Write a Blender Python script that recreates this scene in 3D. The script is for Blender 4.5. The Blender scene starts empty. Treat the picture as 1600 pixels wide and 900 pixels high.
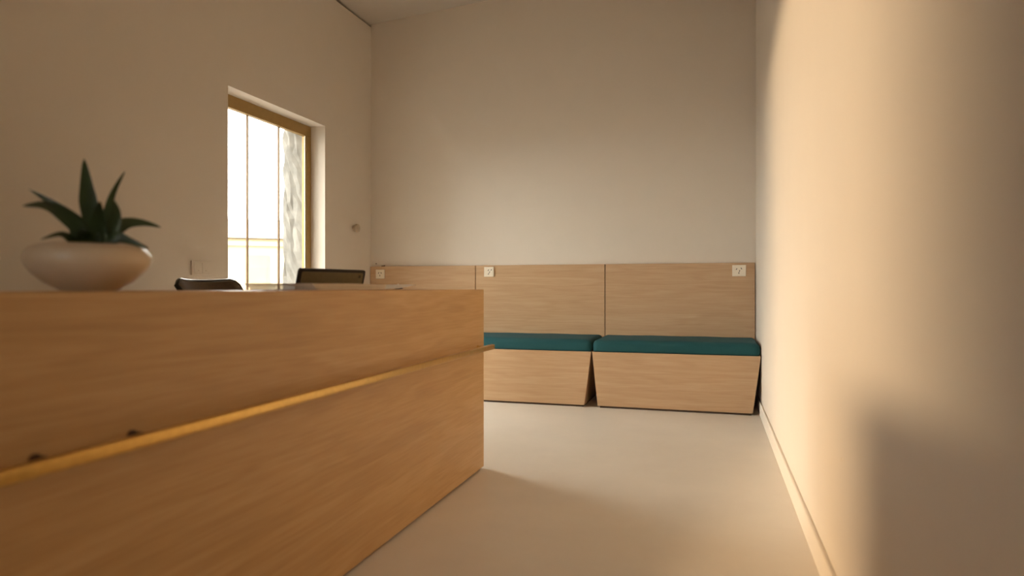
import bpy, bmesh, math, random
from mathutils import Vector, Matrix
random.seed(7)
scene = bpy.context.scene
C = scene.collection

# ------------------------------------------------------------------ camera
FPX, OFF, HCAM = 1040.0, 312.0, 0.85
YAW = math.atan(OFF / FPX)
cam_d = bpy.data.cameras.new('camera')
cam_d.sensor_width = 36.0
cam_d.lens = FPX * 36.0 / 1600.0
cam_d.clip_start = 0.02
cam_d.dof.use_dof = True
cam_d.dof.focus_distance = 4.5
cam_d.dof.aperture_fstop = 2.0
cam = bpy.data.objects.new('camera', cam_d)
cam.location = (0, 0, HCAM)
cam.rotation_euler = (math.radians(90), 0, YAW)
C.objects.link(cam)
scene.camera = cam

# ------------------------------------------------------------------ view
scene.view_settings.view_transform = 'Standard'
scene.view_settings.look = 'None'
scene.view_settings.gamma = 1.0
scene.view_settings.use_curve_mapping = False
scene.view_settings.exposure = 0.42
try:
    scene.cycles.max_bounces = 16
    scene.cycles.diffuse_bounces = 10
    scene.cycles.glossy_bounces = 6
    scene.cycles.transparent_max_bounces = 16
    scene.cycles.use_denoising = True
    scene.cycles.sample_clamp_indirect = 6.0
except Exception:
    pass

# ------------------------------------------------------------------ sky and sun
SKY_COL, SKY_STR = (1.0, 0.97, 0.92), 12.0
SUN_COL, SUN_STR = (1.0, 0.70, 0.42), 9.6
SUN_SLOPE, SUN_ELEV, SUN_ANGLE = 4.5, 3.5, 3.0      # dY/dX on plan, degrees, degrees
world = bpy.data.worlds.new('evening_sky')
scene.world = world
world.use_nodes = True
bg = world.node_tree.nodes['Background']
bg.inputs[0].default_value = (*SKY_COL, 1)
bg.inputs[1].default_value = SKY_STR

sd = bpy.data.lights.new('sun', 'SUN')
sd.energy = SUN_STR
sd.color = SUN_COL
sd.angle = math.radians(SUN_ANGLE)
sun = bpy.data.objects.new('sun', sd)
hx = Vector((1, SUN_SLOPE, 0)).normalized()
el = math.radians(SUN_ELEV)
sdir = Vector((hx.x * math.cos(el), hx.y * math.cos(el), -math.sin(el)))
sun.rotation_euler = sdir.to_track_quat('-Z', 'Y').to_euler()
sun.location = (-2, -8, 4)
C.objects.link(sun)

# ------------------------------------------------------------------ main measures (metres)
XR, XL = 0.317, -2.90           # right and left wall faces
YB, YR = 5.31, -2.50            # back and rear wall faces
YP = 5.28                       # face of the oak wall panelling
WY0, WY1, WZ0, WZ1 = 3.48, 4.572, 0.20, 2.118    # window opening in the left wall
RX0, RX1, RZ1 = -1.17, -0.49, 2.60               # glazed door opening in the rear wall
DX, DY1, DZ = -1.03, 2.97, 0.844                 # desk front, far end, top
def ceil_z(x): return 3.19 + 0.075 * (x - XL)

# ------------------------------------------------------------------ materials
def srgb(r, g, b):
    f = lambda v: ((v / 255 + .055) / 1.055) ** 2.4 if v > 10 else v / 255 / 12.92
    return (f(r), f(g), f(b), 1)

class NT:
    def __init__(s, name):
        s.m = bpy.data.materials.new(name); s.m.use_nodes = True
        s.t = s.m.node_tree; s.b = s.t.nodes['Principled BSDF']
    def n(s, typ, **kw):
        o = s.t.nodes.new(typ)
        for k, v in kw.items():
            if k in o.bl_rna.properties: setattr(o, k, v)
            else: o.inputs[k].default_value = v
        return o
    def l(s, a, ao, b, bi): s.t.links.new(a.outputs[ao], b.inputs[bi])
    def bump(s, src, out, strength, dist):
        bp = s.n('ShaderNodeBump', Strength=strength, Distance=dist)
        s.l(src, out, bp, 'Height'); s.l(bp, 'Normal', s.b, 'Normal')

def plain(name, col, rough=.5, metal=0., noise=0., nscale=20., bump=0., coat=0.):
    q = NT(name)
    q.b.inputs['Roughness'].default_value = rough
    q.b.inputs['Metallic'].default_value = metal
    if coat: q.b.inputs['Coat Weight'].default_value = coat
    tc = q.n('ShaderNodeTexCoord')
    nz = q.n('ShaderNodeTexNoise', Scale=nscale, Detail=4.0)
    q.l(tc, 'Object', nz, 'Vector')
    rp = q.n('ShaderNodeValToRGB')
    rp.color_ramp.elements[0].color = [c * (1 - noise) for c in col[:3]] + [1]
    rp.color_ramp.elements[1].color = [min(1, c * (1 + noise)) for c in col[:3]] + [1]
    rp.color_ramp.elements[0].position = .3; rp.color_ramp.elements[1].position = .7
    q.l(nz, 'Fac', rp, 'Fac'); q.l(rp, 'Color', q.b, 'Base Color')
    if bump: q.bump(nz, 'Fac', bump, .002)
    return q.m

def oak(name, grain, c0, c1, c2, seed=0., rough=.42):
    """veneer with the grain along axis `grain` (0 = x, 1 = y)"""
    q = NT(name)
    q.b.inputs['Roughness'].default_value = rough
    q.b.inputs['Specular IOR Level'].default_value = .35
    tc = q.n('ShaderNodeTexCoord')
    mp = q.n('ShaderNodeMapping')
    sc = [26.0, 26.0, 26.0]; sc[grain] = 2.2
    mp.inputs['Scale'].default_value = sc
    mp.inputs['Location'].default_value = (seed, seed * 1.7, seed * .6)
    q.l(tc, 'Object', mp, 'Vector')
    big = q.n('ShaderNodeTexNoise', Scale=.5, Detail=2.0, Distortion=.4)
    q.l(mp, 'Vector', big, 'Vector')
    # cathedral figure: bands of a warped field
    mu = q.n('ShaderNodeMath', operation='MULTIPLY'); mu.inputs[1].default_value = 34.0
    q.l(big, 'Fac', mu, 0)
    sn = q.n('ShaderNodeMath', operation='SINE'); q.l(mu, 0, sn, 0)
    fine = q.n('ShaderNodeMapping')
    sf = [150.0, 150.0, 150.0]; sf[grain] = 5.0
    fine.inputs['Scale'].default_value = sf
    q.l(tc, 'Object', fine, 'Vector')
    fn = q.n('ShaderNodeTexNoise', Scale=1.0, Detail=3.0, Roughness=.6)
    q.l(fine, 'Vector', fn, 'Vector')
    a = q.n('ShaderNodeMath', operation='MULTIPLY_ADD'); a.inputs[1].default_value = .05; 
    hb = q.n('ShaderNodeMath', operation='MULTIPLY_ADD'); hb.inputs[1].default_value = .32; hb.inputs[2].default_value = .34; q.l(big, 'Fac', hb, 0)
    q.l(sn, 0, a, 0); q.l(hb, 0, a, 2)
    b = q.n('ShaderNodeMath', operation='MULTIPLY_ADD'); b.inputs[1].default_value = .45
    q.l(fn, 'Fac', b, 0); q.l(a, 0, b, 2)
    rp = q.n('ShaderNodeValToRGB')
    e = rp.color_ramp.elements
    e[0].position, e[0].color = .38, c0
    e[1].position, e[1].color = 1.05 if False else 1.0, c2
    m = e.new(.70); m.color = c1
    q.l(b, 0, rp, 'Fac'); q.l(rp, 'Color', q.b, 'Base Color')
    q.bump(fn, 'Fac', .12, .001)
    return q.m

WALL = plain('warm_white_plaster', (.70, .635, .555, 1), .85, 0, .008, 6, .03)
REARWOOD = plain('dark_stained_wood', (.12, .07, .04, 1), .6, 0, .1, 8)  # dark finish chosen to soak up light behind the viewpoint
CEIL = plain('ceiling_paint', (.56, .51, .445, 1), .9, 0, .01, 4)
REVEAL = WALL
OAKC = (srgb(168, 134, 98), srgb(188, 155, 119), srgb(202, 172, 138))
OAK_X = oak('oak_veneer_horizontal', 0, *OAKC)
OAK_X2 = oak('oak_veneer_bench', 0, *OAKC, seed=3.3)
OAK_Y = oak('oak_veneer_desk', 1, srgb(170, 132, 86), srgb(194, 155, 105), srgb(210, 174, 126), seed=1.2)
PLINTH = plain('dark_plinth', srgb(70, 50, 34), .6, 0, .1, 30)
TEAL = plain('teal_wool_fabric', srgb(19, 76, 82), .9, 0, .12, 260, .25)
TEAL_SEAM = plain('teal_seam', srgb(14, 54, 58), .9, 0, .1, 200)
BRASS = plain('brushed_brass', srgb(204, 166, 96), .32, 1.0, .08, 60)
GOLDFRAME = plain('bronze_gold_frame', srgb(158, 128, 74), .5, .3, .05, 30)
BAR = plain('dark_bronze_bar', srgb(104, 78, 48), .5, .3, .05, 30)
WHITEPL = plain('white_switch_plastic', srgb(236, 226, 208), .35, 0, .01, 10)
SLOT = plain('socket_dark', srgb(36, 32, 30), .7)
GREYPL = plain('grey_plastic', srgb(186, 172, 152), .5, 0, .03, 40)
CERAMIC = plain('cream_glazed_ceramic', srgb(210, 188, 160), .34, 0, .03, 18, 0, .12)
SOIL = plain('dark_soil', srgb(34, 25, 18), .95, 0, .5, 60, .8)
LEAF = plain('dark_green_leaf', srgb(40, 58, 28), .45, 0, .35, 26)
BLACKPL = plain('black_plastic', srgb(22, 22, 24), .3, 0, .1, 50, 0, .3)
GLOSSBLK = plain('glossy_black_rim', srgb(10, 11, 14), .2, 0, .05, 30, 0, .6)
BROWNLEATHER = plain('dark_brown_mesh', srgb(84, 66, 46), .6, 0, .15, 90, .2)
LID = plain('dark_laptop_lid', srgb(112, 99, 72), .36, .25, .06, 60)
STEEL = plain('steel', srgb(150, 150, 150), .35, 1.0, .04, 40)
PAPER = plain('cream_paper', srgb(236, 222, 202), .7, 0, .03, 30)
PAPER2 = plain('printed_paper', srgb(226, 208, 184), .6, 0, .12, 22)
DARKBR = plain('dark_brown_lacquer', srgb(66, 40, 24), .4, 0, .1, 40)
STONE = plain('rough_render_stone', (.21, .20, .18, 1), .95, 0, .2, 14, .8)
FACADE = plain('pale_facade', (.27, .235, .165, 1), .9, 0, .05, 1.5)
FACADE_DK = plain('facade_recess', (.2, .155, .095, 1), .8, 0, .06, 2)
GROUND = plain('dark_paving', (.16, .15, .14, 1), .95, 0, .08, 2)
BLOCK = plain('neighbour_render', (.28, .27, .26, 1), .95, 0, .05, 1)

def floor_mat():
    q = NT('polished_screed')
    tc = q.n('ShaderNodeTexCoord')
    n1 = q.n('ShaderNodeTexNoise', Scale=1.6, Detail=6.0, Roughness=.62)
    n2 = q.n('ShaderNodeTexNoise', Scale=38.0, Detail=3.0)
    q.l(tc, 'Object', n1, 'Vector'); q.l(tc, 'Object', n2, 'Vector')
    rp = q.n('ShaderNodeValToRGB')
    rp.color_ramp.elements[0].position = .3; rp.color_ramp.elements[1].position = .72
    rp.color_ramp.elements[0].color = (.68, .62, .545, 1)
    rp.color_ramp.elements[1].color = (.77, .71, .63, 1)
    q.l(n1, 'Fac', rp, 'Fac'); q.l(rp, 'Color', q.b, 'Base Color')
    rr = q.n('ShaderNodeMapRange'); rr.inputs[3].default_value = .30; rr.inputs[4].default_value = .48
    q.l(n1, 'Fac', rr, 0); q.l(rr, 0, q.b, 'Roughness')
    q.b.inputs['Specular IOR Level'].default_value = .4
    q.bump(n2, 'Fac', .03, .001)
    return q.m
FLOOR = floor_mat()

def glass_mat():
    m = bpy.data.materials.new('window_glass'); m.use_nodes = True
    t = m.node_tree; t.nodes.clear()
    out = t.nodes.new('ShaderNodeOutputMaterial'); mix = t.nodes.new('ShaderNodeMixShader')
    tr = t.nodes.new('ShaderNodeBsdfTransparent'); gl = t.nodes.new('ShaderNodeBsdfGlossy')
    fr = t.nodes.new('ShaderNodeFresnel'); ge = t.nodes.new('ShaderNodeNewGeometry'); io = t.nodes.new('ShaderNodeMath'); io.operation = 'MULTIPLY_ADD'
    io.inputs[1].default_value = .8 - 1.25; io.inputs[2].default_value = 1.25     # same reflection from both faces of the pane
    t.links.new(ge.outputs['Backfacing'], io.inputs[0]); t.links.new(io.outputs[0], fr.inputs['IOR'])
    tr.inputs['Color'].default_value = (.96, .97, .95, 1); gl.inputs['Roughness'].default_value = .02
    t.links.new(fr.outputs[0], mix.inputs[0]); t.links.new(tr.outputs[0], mix.inputs[1])
    t.links.new(gl.outputs[0], mix.inputs[2]); t.links.new(mix.outputs[0], out.inputs[0])
    return m
GLASS = glass_mat()

# ------------------------------------------------------------------ mesh helpers
def box(bm, x0, x1, y0, y1, z0, z1, mat=None):
    vs = [bm.verts.new(p) for p in ((x0,y0,z0),(x1,y0,z0),(x1,y1,z0),(x0,y1,z0),(x0,y0,z1),(x1,y0,z1),(x1,y1,z1),(x0,y1,z1))]
    fs = [bm.faces.new([vs[i] for i in f]) for f in ((3,2,1,0),(4,5,6,7),(0,1,5,4),(1,2,6,5),(2,3,7,6),(3,0,4,7))]
    return vs, fs
def hexa(bm, pts):
    vs = [bm.verts.new(p) for p in pts]
    for f in ((3,2,1,0),(4,5,6,7),(0,1,5,4),(1,2,6,5),(2,3,7,6),(3,0,4,7)): bm.faces.new([vs[i] for i in f])
    return vs
def bevel(bm, w, seg=2):
    bmesh.ops.bevel(bm, geom=list(bm.edges), offset=w, segments=seg, profile=.5, affect='EDGES', clamp_overlap=True)
def tube(bm, pts, r, seg=12, caps=True):
    rings = []
    pts = [Vector(p) for p in pts]
    up = Vector((0, 0, 1))
    for i, p in enumerate(pts):
        d = (pts[min(i+1, len(pts)-1)] - pts[max(i-1, 0)]).normalized()
        a = d.cross(up)
        if a.length < 1e-3: a = d.cross(Vector((1, 0, 0)))
        a.normalize(); b = d.cross(a).normalized()
        rr = r[i] if isinstance(r, (list, tuple)) else r
        rings.append([bm.verts.new(p + a * rr * math.cos(t) + b * rr * math.sin(t)) for t in [2 * math.pi * k / seg for k in range(seg)]])
    for i in range(len(rings) - 1):
        for k in range(seg):
            bm.faces.new((rings[i][k], rings[i][(k+1) % seg], rings[i+1][(k+1) % seg], rings[i+1][k]))
    if caps:
        bm.faces.new(rings[0][::-1]); bm.faces.new(rings[-1])
def lathe(bm, prof, seg=48, c=(0, 0, 0)):
    rings = []
    for r, z in prof:
        rings.append([bm.verts.new((c[0] + max(r, 1e-4) * math.cos(2*math.pi*k/seg), c[1] + max(r, 1e-4) * math.sin(2*math.pi*k/seg), c[2] + z)) for k in range(seg)])
    for i in range(len(rings) - 1):
        for k in range(seg):
            bm.faces.new((rings[i][k], rings[i][(k+1) % seg], rings[i+1][(k+1) % seg], rings[i+1][k]))
    bm.faces.new(rings[0][::-1]); bm.faces.new(rings[-1])
def obj(name, bm, mat, parent=None, smooth=False, loc=None, label=None):
    bmesh.ops.recalc_face_normals(bm, faces=list(bm.faces))
    me = bpy.data.meshes.new(name); bm.to_mesh(me); bm.free()
    me.materials.append(mat)
    if smooth:
        for p in me.polygons: p.use_smooth = True
        try: me.set_sharp_from_angle(angle=math.radians(40))
        except Exception: pass
    o = bpy.data.objects.new(name, me); C.objects.link(o)
    if parent: o.parent = parent
    if loc: o.location = loc
    if label: o['label'] = label
    return o
def bobj(name, dims, mat, parent=None, bev=0., label=None):
    bm = bmesh.new(); box(bm, *dims)
    if bev: bevel(bm, bev)
    return obj(name, bm, mat, parent, False, None, label)
def thing(name, label, cat, loc=(0, 0, 0), rotz=0, group=None):
    o = bpy.data.objects.new(name, None); C.objects.link(o)
    o.empty_display_size = .1
    o.location = loc; o.rotation_euler = (0, 0, rotz)
    o['label'] = label; o['category'] = cat
    if group: o['group'] = group
    return o
def struct(o, label, cat=None):
    o['kind'] = 'structure'; o['label'] = label; o['category'] = cat or o.name.split('_')[0]
    return o
def sempty(name, label, loc=(0, 0, 0), cat=None):
    o = bpy.data.objects.new(name, None); C.objects.link(o); o.location = loc
    o.empty_display_size = .1
    return struct(o, label, cat)

# ------------------------------------------------------------------ room shell
T = .32
struct(bobj('floor', (XL - T, XR + .3, YR - .25, YB + .3, -.2, 0), FLOOR), 'pale cream polished screed floor between desk and right wall', 'floor')
bm = bmesh.new()
x0, x1 = XL - T, XR + .3
hexa(bm, [(x0, YR-.25, ceil_z(x0)), (x1, YR-.25, ceil_z(x1)), (x1, YB+.3, ceil_z(x1)), (x0, YB+.3, ceil_z(x0)),
          (x0, YR-.25, ceil_z(x0)+.3), (x1, YR-.25, ceil_z(x1)+.3), (x1, YB+.3, ceil_z(x1)+.3), (x0, YB+.3, ceil_z(x0)+.3)])
struct(obj('ceiling', bm, CEIL), 'high plain ceiling, only its left back corner in view', 'ceiling')

def wall_prism(name, x0, x1, y0, y1, mat, label, holes=()):
    """wall block under the pitched ceiling"""
    bm = bmesh.new()
    hexa(bm, [(x0,y0,0),(x1,y0,0),(x1,y1,0),(x0,y1,0),(x0,y0,ceil_z(x0)),(x1,y0,ceil_z(x1)),(x1,y1,ceil_z(x1)),(x0,y1,ceil_z(x0))])
    return struct(obj(name, bm, mat), label, 'wall')
wall_prism('wall_back', XL, XR, YB, YB + .3, WALL, 'warm white back wall above the oak panelling')
wr = wall_prism('wall_right', XR, XR + .3, YR - .25, YB + .3, WALL, 'white right wall with a broad patch of warm evening sunlight')
bm = bmesh.new()
zt = ceil_z(XL - T)
xa, xb = XL - T, XL
box(bm, xa, xb, YR - .25, WY0, 0, zt); box(bm, xa, xb, WY1, YB + .3, 0, zt)
box(bm, xa, xb, WY0, WY1, 0, WZ0); box(bm, xa, xb, WY0, WY1, WZ1, zt)
bmesh.ops.remove_doubles(bm, verts=list(bm.verts), dist=1e-5)
wl = struct(obj('wall_left', bm, WALL), 'warm white left wall with a tall deep-set window', 'wall')
bm = bmesh.new()
def slab(xa, xb, z0):
    hexa(bm, [(xa,YR-.25,z0),(xb,YR-.25,z0),(xb,YR,z0),(xa,YR,z0),(xa,YR-.25,ceil_z(xa)),(xb,YR-.25,ceil_z(xb)),(xb,YR,ceil_z(xb)),(xa,YR,ceil_z(xa))])
slab(XL, RX0, 0); slab(RX1, XR, 0); slab(RX0, RX1, RZ1)
bmesh.ops.remove_doubles(bm, verts=list(bm.verts), dist=1e-5)
struct(obj('wall_rear', bm, REARWOOD), 'dark timber rear wall behind the viewpoint, made dark to cut bounced light, with a glazed entrance', 'wall')
# unseen porch shell added outside the entrance to narrow its sky light
struct(bobj('wall_porch_left', (-2.15, -2.0, -5.6, YR - .25, -.2, 2.8), REARWOOD), 'unseen dark side wall added to cut sky light at the entrance, street side', 'wall')
struct(bobj('wall_porch_right', (-.38, -.23, -5.6, YR - .25, -.2, 2.8), REARWOOD), 'unseen dark side wall added to cut sky light at the entrance, building side', 'wall')
struct(bobj('trim_3', (-2.15, -.23, -5.6, YR - .25, 2.8, 2.95), REARWOOD), 'unseen dark roof added to cut sky light at the entrance', 'light blocker')
# unseen blocker added behind the viewpoint, casts the low shadow on the right wall
struct(bobj('wall_low', (-.31, XR, -1.20, -1.08, 0, .79), WALL, None, .004), 'unseen low white blocker added to cast the shadow low on the right wall', 'wall')
struct(bobj('baseboard_right', (XR - .012, XR, -1.0, YP, 0, .088), WALL, None, .003), 'cream baseboard along the foot of the sunlit right wall', 'baseboard')
struct(bobj('baseboard_left', (XL, XL + .012, YR, YP, 0, .088), WALL, None, .003), 'cream baseboard along the foot of the left wall', 'baseboard')
# small filled screw hole low on the right wall
bm = bmesh.new(); lathe(bm, [(.004, 0), (.004, .0012), (.002, .002)], 12)
d = obj('wall_plug', bm, GREYPL, wr); d.matrix_world = Matrix.Translation((XR + .0002, 1.86, .415)) @ Matrix.Rotation(-math.pi/2, 4, 'Y')

# ------------------------------------------------------------------ window in the left wall
win = sempty('window_1', 'tall three-pane window with bronze-gold frame in the left wall', (XL - .13, WY0, WZ0), 'window')
def W(name, dims, mat, bev=.0):
    bm = bmesh.new(); box(bm, *dims)
    if bev: bevel(bm, bev)
    o = obj(name, bm, mat); o.parent = win; o.matrix_parent_inverse = Matrix.Translation(-Vector((XL - .13, WY0, WZ0)))
    return o
FX0, FX1 = XL - .165, XL - .125
HZ = 2.034
W('frame_head', (FX0, FX1, WY0, WY1, HZ, WZ1), GOLDFRAME, .003)
W('frame_foot', (FX0, FX1, WY0, WY1, WZ0, WZ0 + .07), GOLDFRAME, .003)
W('frame_stile', (FX0, FX1, 4.508, WY1, WZ0 + .07, HZ), GOLDFRAME, .003)
W('frame_stile', (FX0, FX1, WY0, WY0 + .03, WZ0 + .07, HZ), GOLDFRAME, .003)
PX = XL - .145
W('glazing_bead', (PX + .004, PX + .014, 4.499, 4.508, WZ0 + .07, HZ), WHITEPL, .002)
for y in (3.845, 4.19):
    W('glazing_bar', (PX - .009, PX + .006, y - .0035, y + .0035, WZ0 + .07, HZ), BAR)
for y0, y1 in ((WY0 + .03, 3.841), (3.849, 4.186), (4.194, 4.508)):
    W('pane', (PX - .003, PX + .003, y0, y1, WZ0 + .07, HZ), GLASS)
struct(bobj('trim_1', (XL - .125, XL + .018, WY0, WY1, WZ0 - .03, WZ0 - .0005), WALL, None, .003), 'white sill board of the left window', 'window sill').location.z = .03

# glazed entrance behind the viewpoint
dr = sempty('door_1', 'tall glazed entrance door behind the viewpoint', (RX0, YR - .12, 0), 'door')
def D(name, dims, mat, bev=0):
    bm = bmesh.new(); box(bm, *dims)
    if bev: bevel(bm, bev)
    o = obj(name, bm, mat); o.parent = dr; o.matrix_parent_inverse = Matrix.Translation(-Vector((RX0, YR - .12, 0)))
    return o
y0, y1 = YR - .15, YR - .09
D('frame_stile', (RX0, RX0 + .04, y0, y1, 0, RZ1), GOLDFRAME, .003); D('frame_stile', (RX1 - .04, RX1, y0, y1, 0, RZ1), GOLDFRAME, .003)
D('frame_head', (RX0 + .04, RX1 - .04, y0, y1, RZ1 - .05, RZ1), GOLDFRAME, .003); D('threshold', (RX0 + .04, RX1 - .04, y0, y1, 0, .05), GOLDFRAME, .003)
D('pane', (RX0 + .04, RX1 - .04, YR - .123, YR - .117, .05, RZ1 - .05), GLASS)

# ------------------------------------------------------------------ oak wall panelling (three panels)
pan = sempty('trim_2', 'waist-high oak veneer panelling along the back wall', (0, YB, 0), 'wall panelling')
JX = [XL + .002, -1.905, -.812, XR - .004]
for i in range(3):
    bm = bmesh.new(); box(bm, JX[i] + .003, JX[i+1] - .003, YP - YB, -.004, 0, 1.040); bevel(bm, .0015, 1)
    obj('wood_panel', bm, OAK_X, pan)
bm = bmesh.new(); box(bm, JX[0], JX[3], -.003, 0, 0, 1.036)
obj('backing_board', bm, PLINTH, pan)

# ------------------------------------------------------------------ benches
def rounded_cushion(bm, x0, x1, y0, y1, z0, z1, r):
    """soft pad: superellipse-rounded box with a slightly domed top"""
    nx, ny, nz = 40, 16, 6
    vs, _ = box(bm, x0, x1, y0, y1, z0, z1)
    bmesh.ops.bevel(bm, geom=[e for e in bm.edges if abs(e.verts[0].co.z - z0) > 1e-6 or abs(e.verts[1].co.z - z0) > 1e-6],
                    offset=r, segments=6, profile=.5, affect='EDGES', clamp_overlap=True)
    geom = [e for e in bm.edges if e.calc_length() > .2]
    bmesh.ops.subdivide_edges(bm, edges=geom, cuts=12, use_grid_fill=True)
    cx, cy, hx_, hy_ = (x0+x1)/2, (y0+y1)/2, (x1-x0)/2, (y1-y0)/2
    for v in bm.verts:
        u = max(0, 1 - ((v.co.x - cx)/hx_)**4) * max(0, 1 - ((v.co.y - cy)/hy_)**4)
        if v.co.z > z1 - .03: v.co.z += .006 * u + .0012 * math.sin(v.co.x * 17 + v.co.y * 9)
def bench(name, xl, xr, label, clabel):
    YF = 4.70; YBk = YP - .006; zt = .396
    w = xr - xl
    t = thing(name, label, 'bench', ((xl + xr) / 2, YF, 0), 0, 'upholstered oak benches along the back wall')
    h = w / 2
    bm = bmesh.new()
    dep = YBk - YF
    hexa(bm, [(-h + .040, 0, .014), (h - .050, 0, .014), (h - .050, dep, .014), (-h + .040, dep, .014),
              (-h, 0, zt), (h, 0, zt), (h, dep, zt), (-h, dep, zt)])
    bevel(bm, .0015, 1)
    obj('body', bm, OAK_X2, t)
    bobj('plinth', (-h + .055, h - .060, .010, dep - .01, 0, .0145), PLINTH, t)
    bm = bmesh.new(); box(bm, -h + .010, h - .010, .010, dep - .005, zt - .001, zt + .009)
    cu_base = None
    bm2 = bmesh.new(); rounded_cushion(bm2, -h + .002, h - .002, .004, dep - .002, zt + .008, zt + .084, .036)
    cu = obj('seat_cushion', bm2, TEAL, t, True, None, clabel)
    obj('seam', bm, TEAL_SEAM, cu)
    return t
bench('upholstered_bench', -.8155, XR - .004, 'tapered oak bench with teal cushion in the corner by the right wall', 'dark teal fabric seat cushion')
bench('upholstered_bench', -1.955, -.8215, 'tapered oak bench with teal cushion, its left end hidden behind the desk', 'teal fabric seat cushion')

# ------------------------------------------------------------------ sockets, switch, knob
def plate(name, x, z, w, h, label, slots, group=None):
    t = thing(name, label, 'power socket', (x, YP, z), 0, group)
    bm = bmesh.new(); box(bm, -w/2, w/2, -.011, 0, -h/2, h/2); bevel(bm, .0025)
    p = obj('cover_plate', bm, WHITEPL, t)
    bm = bmesh.new(); box(bm, -w*.34, w*.34, -.0125, -.0108, -h*.34, h*.34); bevel(bm, .0005, 1)
    f = obj('socket_face', bm, WHITEPL, t)
    for sx, sz, ang in slots:
        bm = bmesh.new(); box(bm, -.0026, .0026, -.0008, .0008, -.0065, .0065)
        s = obj('pin_slot', bm, SLOT, f)
        s.location = (sx, -.0129, sz); s.rotation_euler = (0, ang, 0)
S3 = [(-.012, .010, .5), (.012, .010, -.5), (0, -.013, 0)]
g = 'white power sockets on the oak panelling'
plate('power_socket', -2.792, .972, .084, .080, 'white power socket at the left end of the panelling, above the desk papers', S3, g)
plate('power_socket', -1.782, .985, .086, .082, 'white power socket just right of the panel joint near the desk corner', [(-.004, .014, .7), (.021, .016, .7), (.006, -.003, .7), (-.003, -.018, .7)], g)
plate('power_socket', .197, .980, .098, .084, 'white power socket at the right end of the panelling by the right wall', [(-.018, .012, .5), (.016, .016, -.5), (.003, -.002, .3), (-.002, -.018, 0)], g)

sw = thing('light_switch', 'wide cream double light switch on the left wall beside the window', 'light switch', (XL, 3.245, .968))
bm = bmesh.new(); box(bm, 0, .010, -.078, .078, -.042, .042); bevel(bm, .0025)
obj('cover_plate', bm, WALL, sw)
for s in (-1, 1):
    bm = bmesh.new(); box(bm, .009, .0125, s * .034 - .030, s * .034 + .030, -.031, .031); bevel(bm, .001, 1)
    k = obj('rocker', bm, WALL, sw)
    bm = bmesh.new(); box(bm, .0124, .0129, s * .030 - .003, s * .030 + .006, -.017, -.013)
    obj('indicator', bm, GREYPL, k)
kn = thing('round_thermostat', 'small round grey dial on the left wall near the back corner', 'wall dial', (XL, 5.005, 1.355))
bm = bmesh.new(); lathe(bm, [(.020, 0), (.020, .012), (.014, .014), (.014, .022)], 24)
bmesh.ops.rotate(bm, verts=list(bm.verts), cent=(0,0,0), matrix=Matrix.Rotation(math.pi/2, 3, 'Y')); obj('base', bm, GREYPL, kn, True)
bm = bmesh.new(); lathe(bm, [(.020, .020), (.034, .024), (.036, .032), (.034, .044), (.024, .050), (.002, .051)], 28)
bmesh.ops.rotate(bm, verts=list(bm.verts), cent=(0,0,0), matrix=Matrix.Rotation(math.pi/2, 3, 'Y')); obj('cap', bm, GREYPL, kn, True)

sc_ = thing('wall_screw', 'tiny dark screw in the back wall above the left power socket', 'screw', (-2.845, YB, 1.065))
bm = bmesh.new(); lathe(bm, [(.002, 0), (.002, .010), (.005, .011), (.005, .013), (.001, .0135)], 12)
bmesh.ops.rotate(bm, verts=list(bm.verts), cent=(0,0,0), matrix=Matrix.Rotation(math.pi/2, 3, 'X')); obj('head', bm, DARKBR, sc_)
cl = thing('cable_clip', 'tiny dark clip on the top edge of the panelling above the left socket', 'clip', (-2.775, YP + .012, 1.040))
bm = bmesh.new(); box(bm, -.012, .012, -.008, .008, 0, .007); bevel(bm, .002); obj('body', bm, DARKBR, cl)
bm = bmesh.new(); box(bm, .010, .020, -.003, .003, .001, .010); bevel(bm, .001, 1); obj('tongue', bm, DARKBR, cl)

# ------------------------------------------------------------------ reception desk
DY0 = -.10
desk = thing('reception_desk', 'long oak veneer reception desk with a slim brass rail along its front', 'desk', (DX, DY1, 0))
L = DY1 - DY0
def K(name, dims, mat, bev=.001, parent=None, label=None):
    bm = bmesh.new(); box(bm, *dims)
    if bev: bevel(bm, bev, 1)
    return obj(name, bm, mat, parent or desk, False, None, label)
K('front_panel', (-.036, 0, -L, 0, .010, DZ - .0005), OAK_Y)
K('counter_top', (-.34, -.036, -L, 0, DZ - .036, DZ), OAK_Y)
K('inner_panel', (-.34, -.31, -L, 0, .73, DZ - .036), OAK_Y)
K('worktop', (-.78, -.036, -L + .03, -.036, .70, .73), OAK_Y)
K('end_panel', (-.78, -.036, -.036, 0, .010, .73), OAK_Y)
K('end_panel', (-.78, -.036, -L, -L + .03, .010, .73), OAK_Y)
K('plinth', (-.76, -.012, -L + .08, -.10, 0, .0105), PLINTH, 0)
# brass rail on stand-offs
RZ, RXo, RR = .578, .056, .0095
bm = bmesh.new()
box(bm, RXo - .0105, RXo + .0105, -L + .02, -.035 + .0, RZ - .0115, RZ + .0115); bevel(bm, .004, 3)
rail = obj('rail', bm, BRASS, desk, True, None, 'slim brass rail')
for yy in (.10, .80, .985, 2.89):
    bm = bmesh.new()
    y = yy - DY1
    tube(bm, [(-.001, y, RZ - .001), (RXo - .012, y, RZ - .001), (RXo - .004, y, RZ + .005)], [.006, .006, .006], 12)
    lathe(bm, [(.010, 0), (.010, .004), (.008, .005)], 16)
    for v in bm.verts:
        pass
    b = obj('bracket', bm, DARKBR if yy < 2 else BRASS, rail, True)
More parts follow.
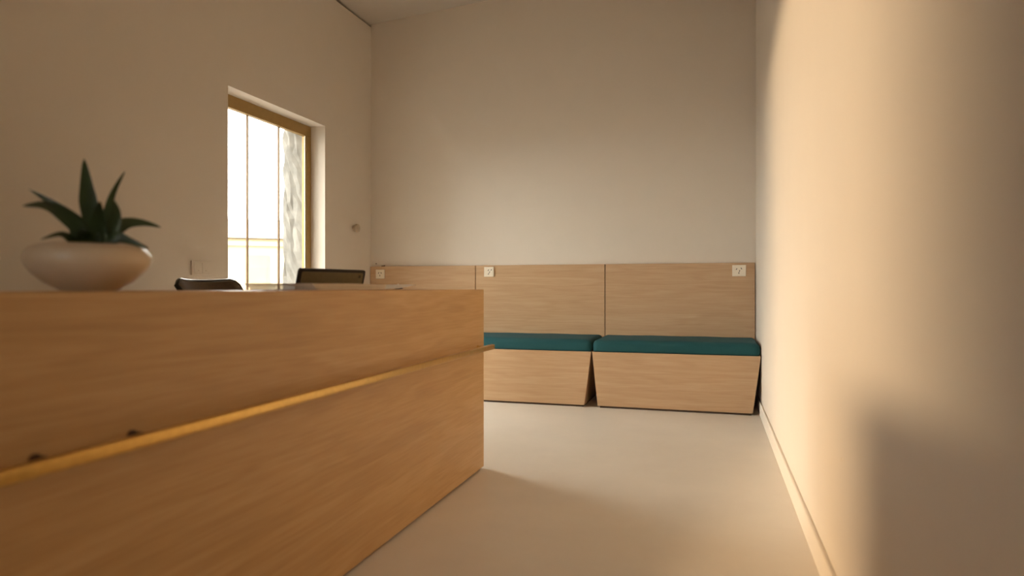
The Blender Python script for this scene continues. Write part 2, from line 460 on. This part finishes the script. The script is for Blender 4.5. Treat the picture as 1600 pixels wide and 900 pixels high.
# the lathe discs above lie at the rail's origin; move each to its bracket foot
for b in [o for o in rail.children if o.name.startswith('bracket')]:
    me = b.data
    n = 16 * 3
    yb = me.vertices[0].co.y
    for v in list(me.vertices)[-n:]:
        x, yv, z = v.co
        v.co = (z, yb + x, RZ - .001 + yv)

# ------------------------------------------------------------------ plant in a bowl
PX_, PY_ = -1.19, 1.03
pot = thing('plant_bowl', 'squat rounded cream ceramic bowl with a spiky plant on the desk', 'plant pot', (PX_, PY_, DZ + .0006))
R = .131
prof = [(.058, 0), (.062, .003), (.066, .005), (.090, .018), (.112, .036), (.126, .052), (R, .066), (.129, .078), (.119, .089), (.102, .0955), (.085, .098), (.076, .0975), (.072, .094), (.074, .086), (.078, .080), (.02, .079), (.001, .079)]
SR, SZ = .84, .94
bm = bmesh.new(); lathe(bm, [(r * SR, z * SZ) for r, z in prof], 56)
obj('bowl', bm, CERAMIC, pot, True)
bm = bmesh.new()
for i in range(3): pass
lathe(bm, [(r * SR, z * SZ) for r, z in [(.075, .0795), (.074, .088), (.05, .092), (.02, .094), (.001, .094)]], 28)
for v in bm.verts:
    if v.co.z > .085: v.co.z += random.uniform(-.003, .004)
obj('soil', bm, SOIL, pot, True)
# leaves: image-plane traces (px from the pot centre, px above the rim) turned into metres, each with its own depth bend
right = Vector((math.cos(YAW), math.sin(YAW), 0)); fwd = Vector((-math.sin(YAW), math.cos(YAW), 0))
vd = Vector((PX_, PY_, 0)).normalized(); rt = Vector((vd.y, -vd.x, 0))
PXH = 1.33 / 1040 * .86
PXM = 1.33 / 1040 * 1.05
def leaf(pts, w, dep, base=.55, peak=.4, flat=0.0):
    """pts: list of (dx px right of centre, dy px above rim), w: max width px, dep: metres towards (-) or away (+) at the tip"""
    n = 14
    P = [Vector((p[0], p[1], 0)) for p in pts]
    def samp(t):
        s = t * (len(P) - 1); i = min(int(s), len(P) - 2); u = s - i
        p0 = P[max(i-1, 0)]; p1 = P[i]; p2 = P[i+1]; p3 = P[min(i+2, len(P)-1)]
        return .5 * ((2*p1) + (-p0+p2)*u + (2*p0-5*p1+4*p2-p3)*u*u + (-p0+3*p1-3*p2+p3)*u**3)
    bm = bmesh.new(); rows = []
    for k in range(n + 1):
        t = k / n
        q = samp(t); d = (samp(min(1, t + .02)) - samp(max(0, t - .02))).normalized()
        side2 = Vector((-d.y, d.x, 0))
        ww = w * .5 * (base + (1 - base) * math.sin(min(1, t / (peak + .05)) * math.pi / 2)) * (1 - max(0, (t - peak) / (1 - peak))) ** .85 + .30
        c = rt * (q.x * PXH) + Vector((0, 0, .088 + q.y * PXM)) + vd * (dep * t * t)
        sd_ = (rt * side2.x + Vector((0, 0, side2.y))).normalized()
        sd_ = (sd_ * math.cos(flat) + vd * math.sin(flat)).normalized()
        nrm = sd_.cross(rt * d.x + Vector((0, 0, d.y))).normalized()
        h = ww * PXM
        rows.append([bm.verts.new(c - sd_ * h), bm.verts.new(c + nrm * h * .35), bm.verts.new(c + sd_ * h), bm.verts.new(c + nrm * (h * .35 + .0016))])
    for a, b in zip(rows, rows[1:]):
        for i in range(4): bm.faces.new((a[i], a[(i+1) % 4], b[(i+1) % 4], b[i]))
    bm.faces.new(rows[0][::-1]); bm.faces.new(rows[-1])
    obj('leaf', bm, LEAF, pot, True)
leaf([(7, -4), (3, 35), (-3, 80), (-8, 134)], 24, .03, .25, .6)
leaf([(4, -4), (-12, 28), (-42, 55), (-92, 84)], 20, .05)
leaf([(-2, -4), (-16, 25), (-46, 50), (-70, 57), (-96, 53)], 21, -.03)
leaf([(-4, -6), (-22, 6), (-42, 16), (-70, 6)], 12, -.05)
leaf([(14, -4), (12, 20), (14, 44), (16, 66)], 27, -.03)
leaf([(22, -4), (26, 36), (36, 80), (58, 122)], 13, .05, .4)
leaf([(18, -4), (34, 25), (42, 52), (33, 74)], 19, -.02)
leaf([(20, -4), (42, 26), (60, 38), (88, 40), (118, 35)], 19, .03)
leaf([(18, -4), (40, 14), (62, 10), (92, -2)], 17, -.04)
leaf([(0, -4), (-14, 12), (-24, 24), (-22, 34)], 18, .04)
leaf([(4, -5), (-4, 10), (-10, 18), (-12, 22)], 22, -.05)
leaf([(26, -5), (30, 10), (36, 18), (44, 22)], 22, .05)
leaf([(10, -5), (2, 12), (-4, 22), (-2, 30)], 24, .03)

# ------------------------------------------------------------------ laptop and papers on the desk
def pix(px, py, X):
    """world point seen at a pixel of the photograph on the plane x = X"""
    u = (px - 800) / FPX; v = (450 - py) / FPX
    d = Vector((-math.sin(YAW) + math.cos(YAW) * u, math.cos(YAW) + math.sin(YAW) * u, v))
    return Vector((0, 0, HCAM)) + d * (X / d.x)
lp = thing('laptop', 'open black laptop seen from behind, rounded lid above the desk edge', 'laptop', (-1.505, 2.385, .7305), math.radians(-12))
wL, hL = .372, .186
bm = bmesh.new(); box(bm, -.25, 0, -wL/2, wL/2, 0, .016); bevel(bm, .004)
base = obj('base', bm, BLACKPL, lp)
def rrect(bm, w, h, r, t0, t1, seg=6):
    """rounded rectangle slab in the local y-z plane, from x = t0 to t1, bottom at z = 0"""
    loop = []
    for cx, cz, a0 in ((w/2 - r, h - r, 0), (-w/2 + r, h - r, 90), (-w/2 + .004, .004, 180), (w/2 - .004, .004, 270)):
        rr = r if cz > h / 2 else .004
        for k in range(seg + 1):
            a = math.radians(a0 + 90 * k / seg); loop.append((cx + rr * math.cos(a), cz + rr * math.sin(a)))
    A = [bm.verts.new((t0, y, z)) for y, z in loop]; B = [bm.verts.new((t1, y, z)) for y, z in loop]
    n = len(loop)
    for i in range(n): bm.faces.new((A[i], A[(i+1) % n], B[(i+1) % n], B[i]))
    bm.faces.new(A[::-1]); bm.faces.new(B)
tilt = Matrix.Rotation(math.radians(14), 4, 'Y')
bm = bmesh.new(); rrect(bm, wL, hL, .012, -.010, 0)
lid = obj('lid', bm, BLACKPL, lp); lid.matrix_local = Matrix.Translation((0, 0, .014)) @ tilt
bm = bmesh.new(); rrect(bm, wL - .026, hL - .018, .008, -.001, .0012); o = obj('lid_shell', bm, LID, lid); o.location = (0, 0, .006)
bm = bmesh.new(); box(bm, .0008, .0018, wL/2 - .040, wL/2 - .028, hL - .034, hL - .022); bevel(bm, .0003, 1); obj('badge', bm, GLOSSBLK, lid)
bm = bmesh.new(); rrect(bm, wL - .016, hL - .016, .006, -.0112, -.0098); o = obj('screen', bm, GLOSSBLK, lid); o.location = (0, 0, .006)

def strip(name, pts, w, th, mat, parent):
    """bent sheet: pts are (y, z) along its length, w its width along x, th its thickness"""
    bm = bmesh.new(); A = []
    for y, z in pts:
        A.append([bm.verts.new((xx, y, zz)) for xx, zz in ((-w/2, z), (w/2, z), (w/2, z + th), (-w/2, z + th))])
    for a, b in zip(A, A[1:]):
        for i in range(4): bm.faces.new((a[i], a[(i+1) % 4], b[(i+1) % 4], b[i]))
    bm.faces.new(A[0][::-1]); bm.faces.new(A[-1])
    return obj(name, bm, mat, parent, True)
mg = thing('magazine', 'cream open magazine lying on the desk in front of the laptop', 'magazine', (-1.20, 1.88, DZ + .0006), .02)
NPG = 5
for k in range(NPG):
    y0, y1 = -.215 - .006 * k, .225 - .006 * ((k * 2) % 3)
    pts = []
    for i in range(25):
        u = i / 24
        pts.append((y0 + (y1 - y0) * u, .0034 * k + (.0005 * k) * (1 - u) ** 6 + .0006 * k * math.sin(math.pi * u)))
    strip('page', pts, .225 - .003 * (k % 2), .0030, PAPER if k % 2 else PAPER2, mg)
ps = thing('paper_sheet', 'loose cream sheet curling up at its right end beside the magazine', 'paper', (-1.185, 2.23, DZ + .0006), 0)
strip('sheet', [(-.115 + .23 * i / 20, .0005 + .0165 * (i / 20) ** 1.4) for i in range(21)], .19, .0016, PAPER, ps)
strip('underside_leaf', [(-.10 + .17 * i / 12, -.0003 + .0005 * (i / 12)) for i in range(13)], .18, .0006, PAPER2, ps)
pn = thing('pen', 'short dark brown pen with a white clip beside the loose sheet', 'pen', (-1.20, 2.425, DZ + .0066), math.radians(14))
bm = bmesh.new(); tube(bm, [(0, -.055, 0), (0, .035, 0), (0, .058, -.003)], [.006, .006, .002], 12); obj('barrel', bm, DARKBR, pn, True)
bm = bmesh.new(); box(bm, -.002, .002, -.052, -.012, .006, .009); box(bm, -.002, .002, -.020, -.014, .004, .016); obj('clip', bm, WHITEPL, pn)
bm = bmesh.new(); tube(bm, [(0, -.058, 0), (0, -.054, 0)], .005, 12); obj('cap', bm, BLACKPL, pn)

# ------------------------------------------------------------------ chair behind the desk
ch = thing('office_chair', 'black chair with a glossy curved back behind the desk', 'chair', (-2.10, 2.715, 0), 0)
def shell(bm, z0, z1, w, t, back):
    n, m = 20, 14
    F, B = [], []
    for j in range(m + 1):
        v = j / m; rf, rb = [], []
        for i in range(n + 1):
            u = -1 + 2 * i / n
            top = z1 - .012 * (1 - abs(u) ** 2.2) * 1.0 - (.03 * max(0, abs(u) - .86) / .14) * v
            z = z0 + (top - z0) * v
            y = u * w / 2 * (.90 + .1 * v)
            x = -.07 * v + .06 * u * u - .03 * max(0, v - .85) / .15
            rf.append(bm.verts.new((x, y, z))); rb.append(bm.verts.new((x - t, y, z)))
        F.append(rf); B.append(rb)
    for j in range(m):
        for i in range(n):
            bm.faces.new((F[j][i], F[j][i+1], F[j+1][i+1], F[j+1][i])); bm.faces.new((B[j][i+1], B[j][i], B[j+1][i], B[j+1][i+1]))
    for j in range(m):
        bm.faces.new((F[j][0], F[j+1][0], B[j+1][0], B[j][0])); bm.faces.new((F[j+1][n], F[j][n], B[j][n], B[j+1][n]))
    for i in range(n):
        bm.faces.new((F[m][i], F[m][i+1], B[m][i+1], B[m][i])); bm.faces.new((F[0][i+1], F[0][i], B[0][i], B[0][i+1]))
    return F
bm = bmesh.new(); F = shell(bm, .48, .892, .42, .022, 0)
edge = [(v.co.copy()) for v in F[-1]]
sides = [F[j][0].co.copy() for j in range(len(F))], [F[j][-1].co.copy() for j in range(len(F))]
obj('backrest', bm, BROWNLEATHER, ch, True).location.x = -.22
bm = bmesh.new()
path = sides[0] + edge[1:-1] + sides[1][::-1]
tube(bm, [p + Vector((-.011, 0, 0)) for p in path], .012, 12)
obj('back_rim', bm, GLOSSBLK, ch, True, None, 'glossy black rim').location.x = -.22
bm = bmesh.new(); box(bm, -.23, .23, -.22, .22, .43, .48); bevel(bm, .022, 4); obj('seat', bm, BLACKPL, ch, True)
bm = bmesh.new(); tube(bm, [(0, 0, .08), (0, 0, .43)], .025, 16); obj('gas_lift', bm, STEEL, ch, True)
for k in range(5):
    a = 2 * math.pi * k / 5
    bm = bmesh.new(); tube(bm, [(0, 0, .10), (.27 * math.cos(a), .27 * math.sin(a), .070)], [.022, .014], 10)
    lg = obj('base_arm', bm, BLACKPL, ch, True)
    bm = bmesh.new(); tube(bm, [(.27 * math.cos(a) - .02 * math.sin(a), .27 * math.sin(a) + .02 * math.cos(a), .0275), (.27 * math.cos(a) + .02 * math.sin(a), .27 * math.sin(a) - .02 * math.cos(a), .0275)], .0275, 14)
    obj('castor', bm, BLACKPL, lg, True)

# ------------------------------------------------------------------ outside the window
o = bobj('ground', (-40, 12, -40, 40, -.42, -.22), GROUND); struct(o, 'pale paved ground outside the window', 'ground')
# rough rendered pier beside the window
bm = bmesh.new()
ys, zs = 4.538, 56
x_in, x_out = XL - .168, XL - T - .035
loop0 = [(x_in, 4.5715), (x_in, ys), (x_out, ys), (x_out, 5.1), (XL - T - .002, 5.1), (XL - T - .002, 4.5715)]
prof2 = [(x_in, 4.5715)] + [(x_in + (x_out - x_in) * k / 6, ys) for k in range(7)] + [(x_out, ys + (5.1 - ys) * k / 8) for k in range(1, 9)] + [(XL - T - .002, 5.1), (XL - T - .002, 4.5715)]
rings = []
for k in range(zs + 1):
    z = -.22 + 3.62 * k / zs
    ring = []
    for m_, (x, y) in enumerate(prof2):
        jx = jy = 0
        if 1 < m_ < 14: jx, jy = random.uniform(-.010, .010), random.uniform(-.008, .004)
        if not (WZ0 < z < WZ1) and x > XL - T - .002: x = XL - T - .002
        ring.append(bm.verts.new((x + jx if x < XL - T - .003 or m_ < 7 and WZ0 < z < WZ1 else x, y + jy, z)))
    rings.append(ring)
np_ = len(prof2)
for a, b in zip(rings, rings[1:]):
    for m_ in range(np_): bm.faces.new((a[m_], a[(m_+1) % np_], b[(m_+1) % np_], b[m_]))
bm.faces.new(rings[0][::-1]); bm.faces.new(rings[-1])
obj('outer_jamb', bm, STONE, wl, False, None, 'rough grey rendered jamb outside the window glass')
# pale house across the street
hs = thing('house', 'pale washed-out house seen through the window glass', 'building', (-14.5, 18.5, -.22), math.radians(35))
bobj('wall', (-5, 5, 0, 6, 0, 2.7), FACADE, hs)
bm = bmesh.new(); hexa(bm, [(-5.3,-.3,2.7),(5.3,-.3,2.7),(5.3,6.3,2.7),(-5.3,6.3,2.7),(-5.3,2.9,3.6),(5.3,2.9,3.6),(5.3,3.1,3.6),(-5.3,3.1,3.6)]); obj('roof', bm, FACADE, hs)
bobj('cornice', (-5.15, 5.15, -.14, 0, 2.45, 2.6), FACADE, hs)
for x in (-4, -2.6, -1.2, .2, 1.6, 3.0, 4.3):
    for z in (.95,):
        w = bobj('window', (x - .35, x + .35, -.04, .0, z, z + 1.2), FACADE_DK, hs)
        bobj('pane', (x - .28, x + .28, -.05, -.041, z + .08, z + 1.1), FACADE_DK, w)
# unseen block added to keep the low sun off the window side
nb = thing('neighbour_block', 'plain unseen block added on the street side to shade the window from low sun', 'building', (-8.1, -10, -.22))
bobj('wall', (-4.3, 4.3, -4, 4, 0, 7.5), BLOCK, nb)
bobj('parapet', (-4.4, 4.4, -4.1, 4.1, 7.5, 7.8), BLOCK, nb)
for x in (-3, -1, 1, 3):
    bobj('window', (x - .5, x + .5, 4.0, 4.04, 1.2, 2.8), FACADE_DK, nb)

bpy.context.view_layer.update()
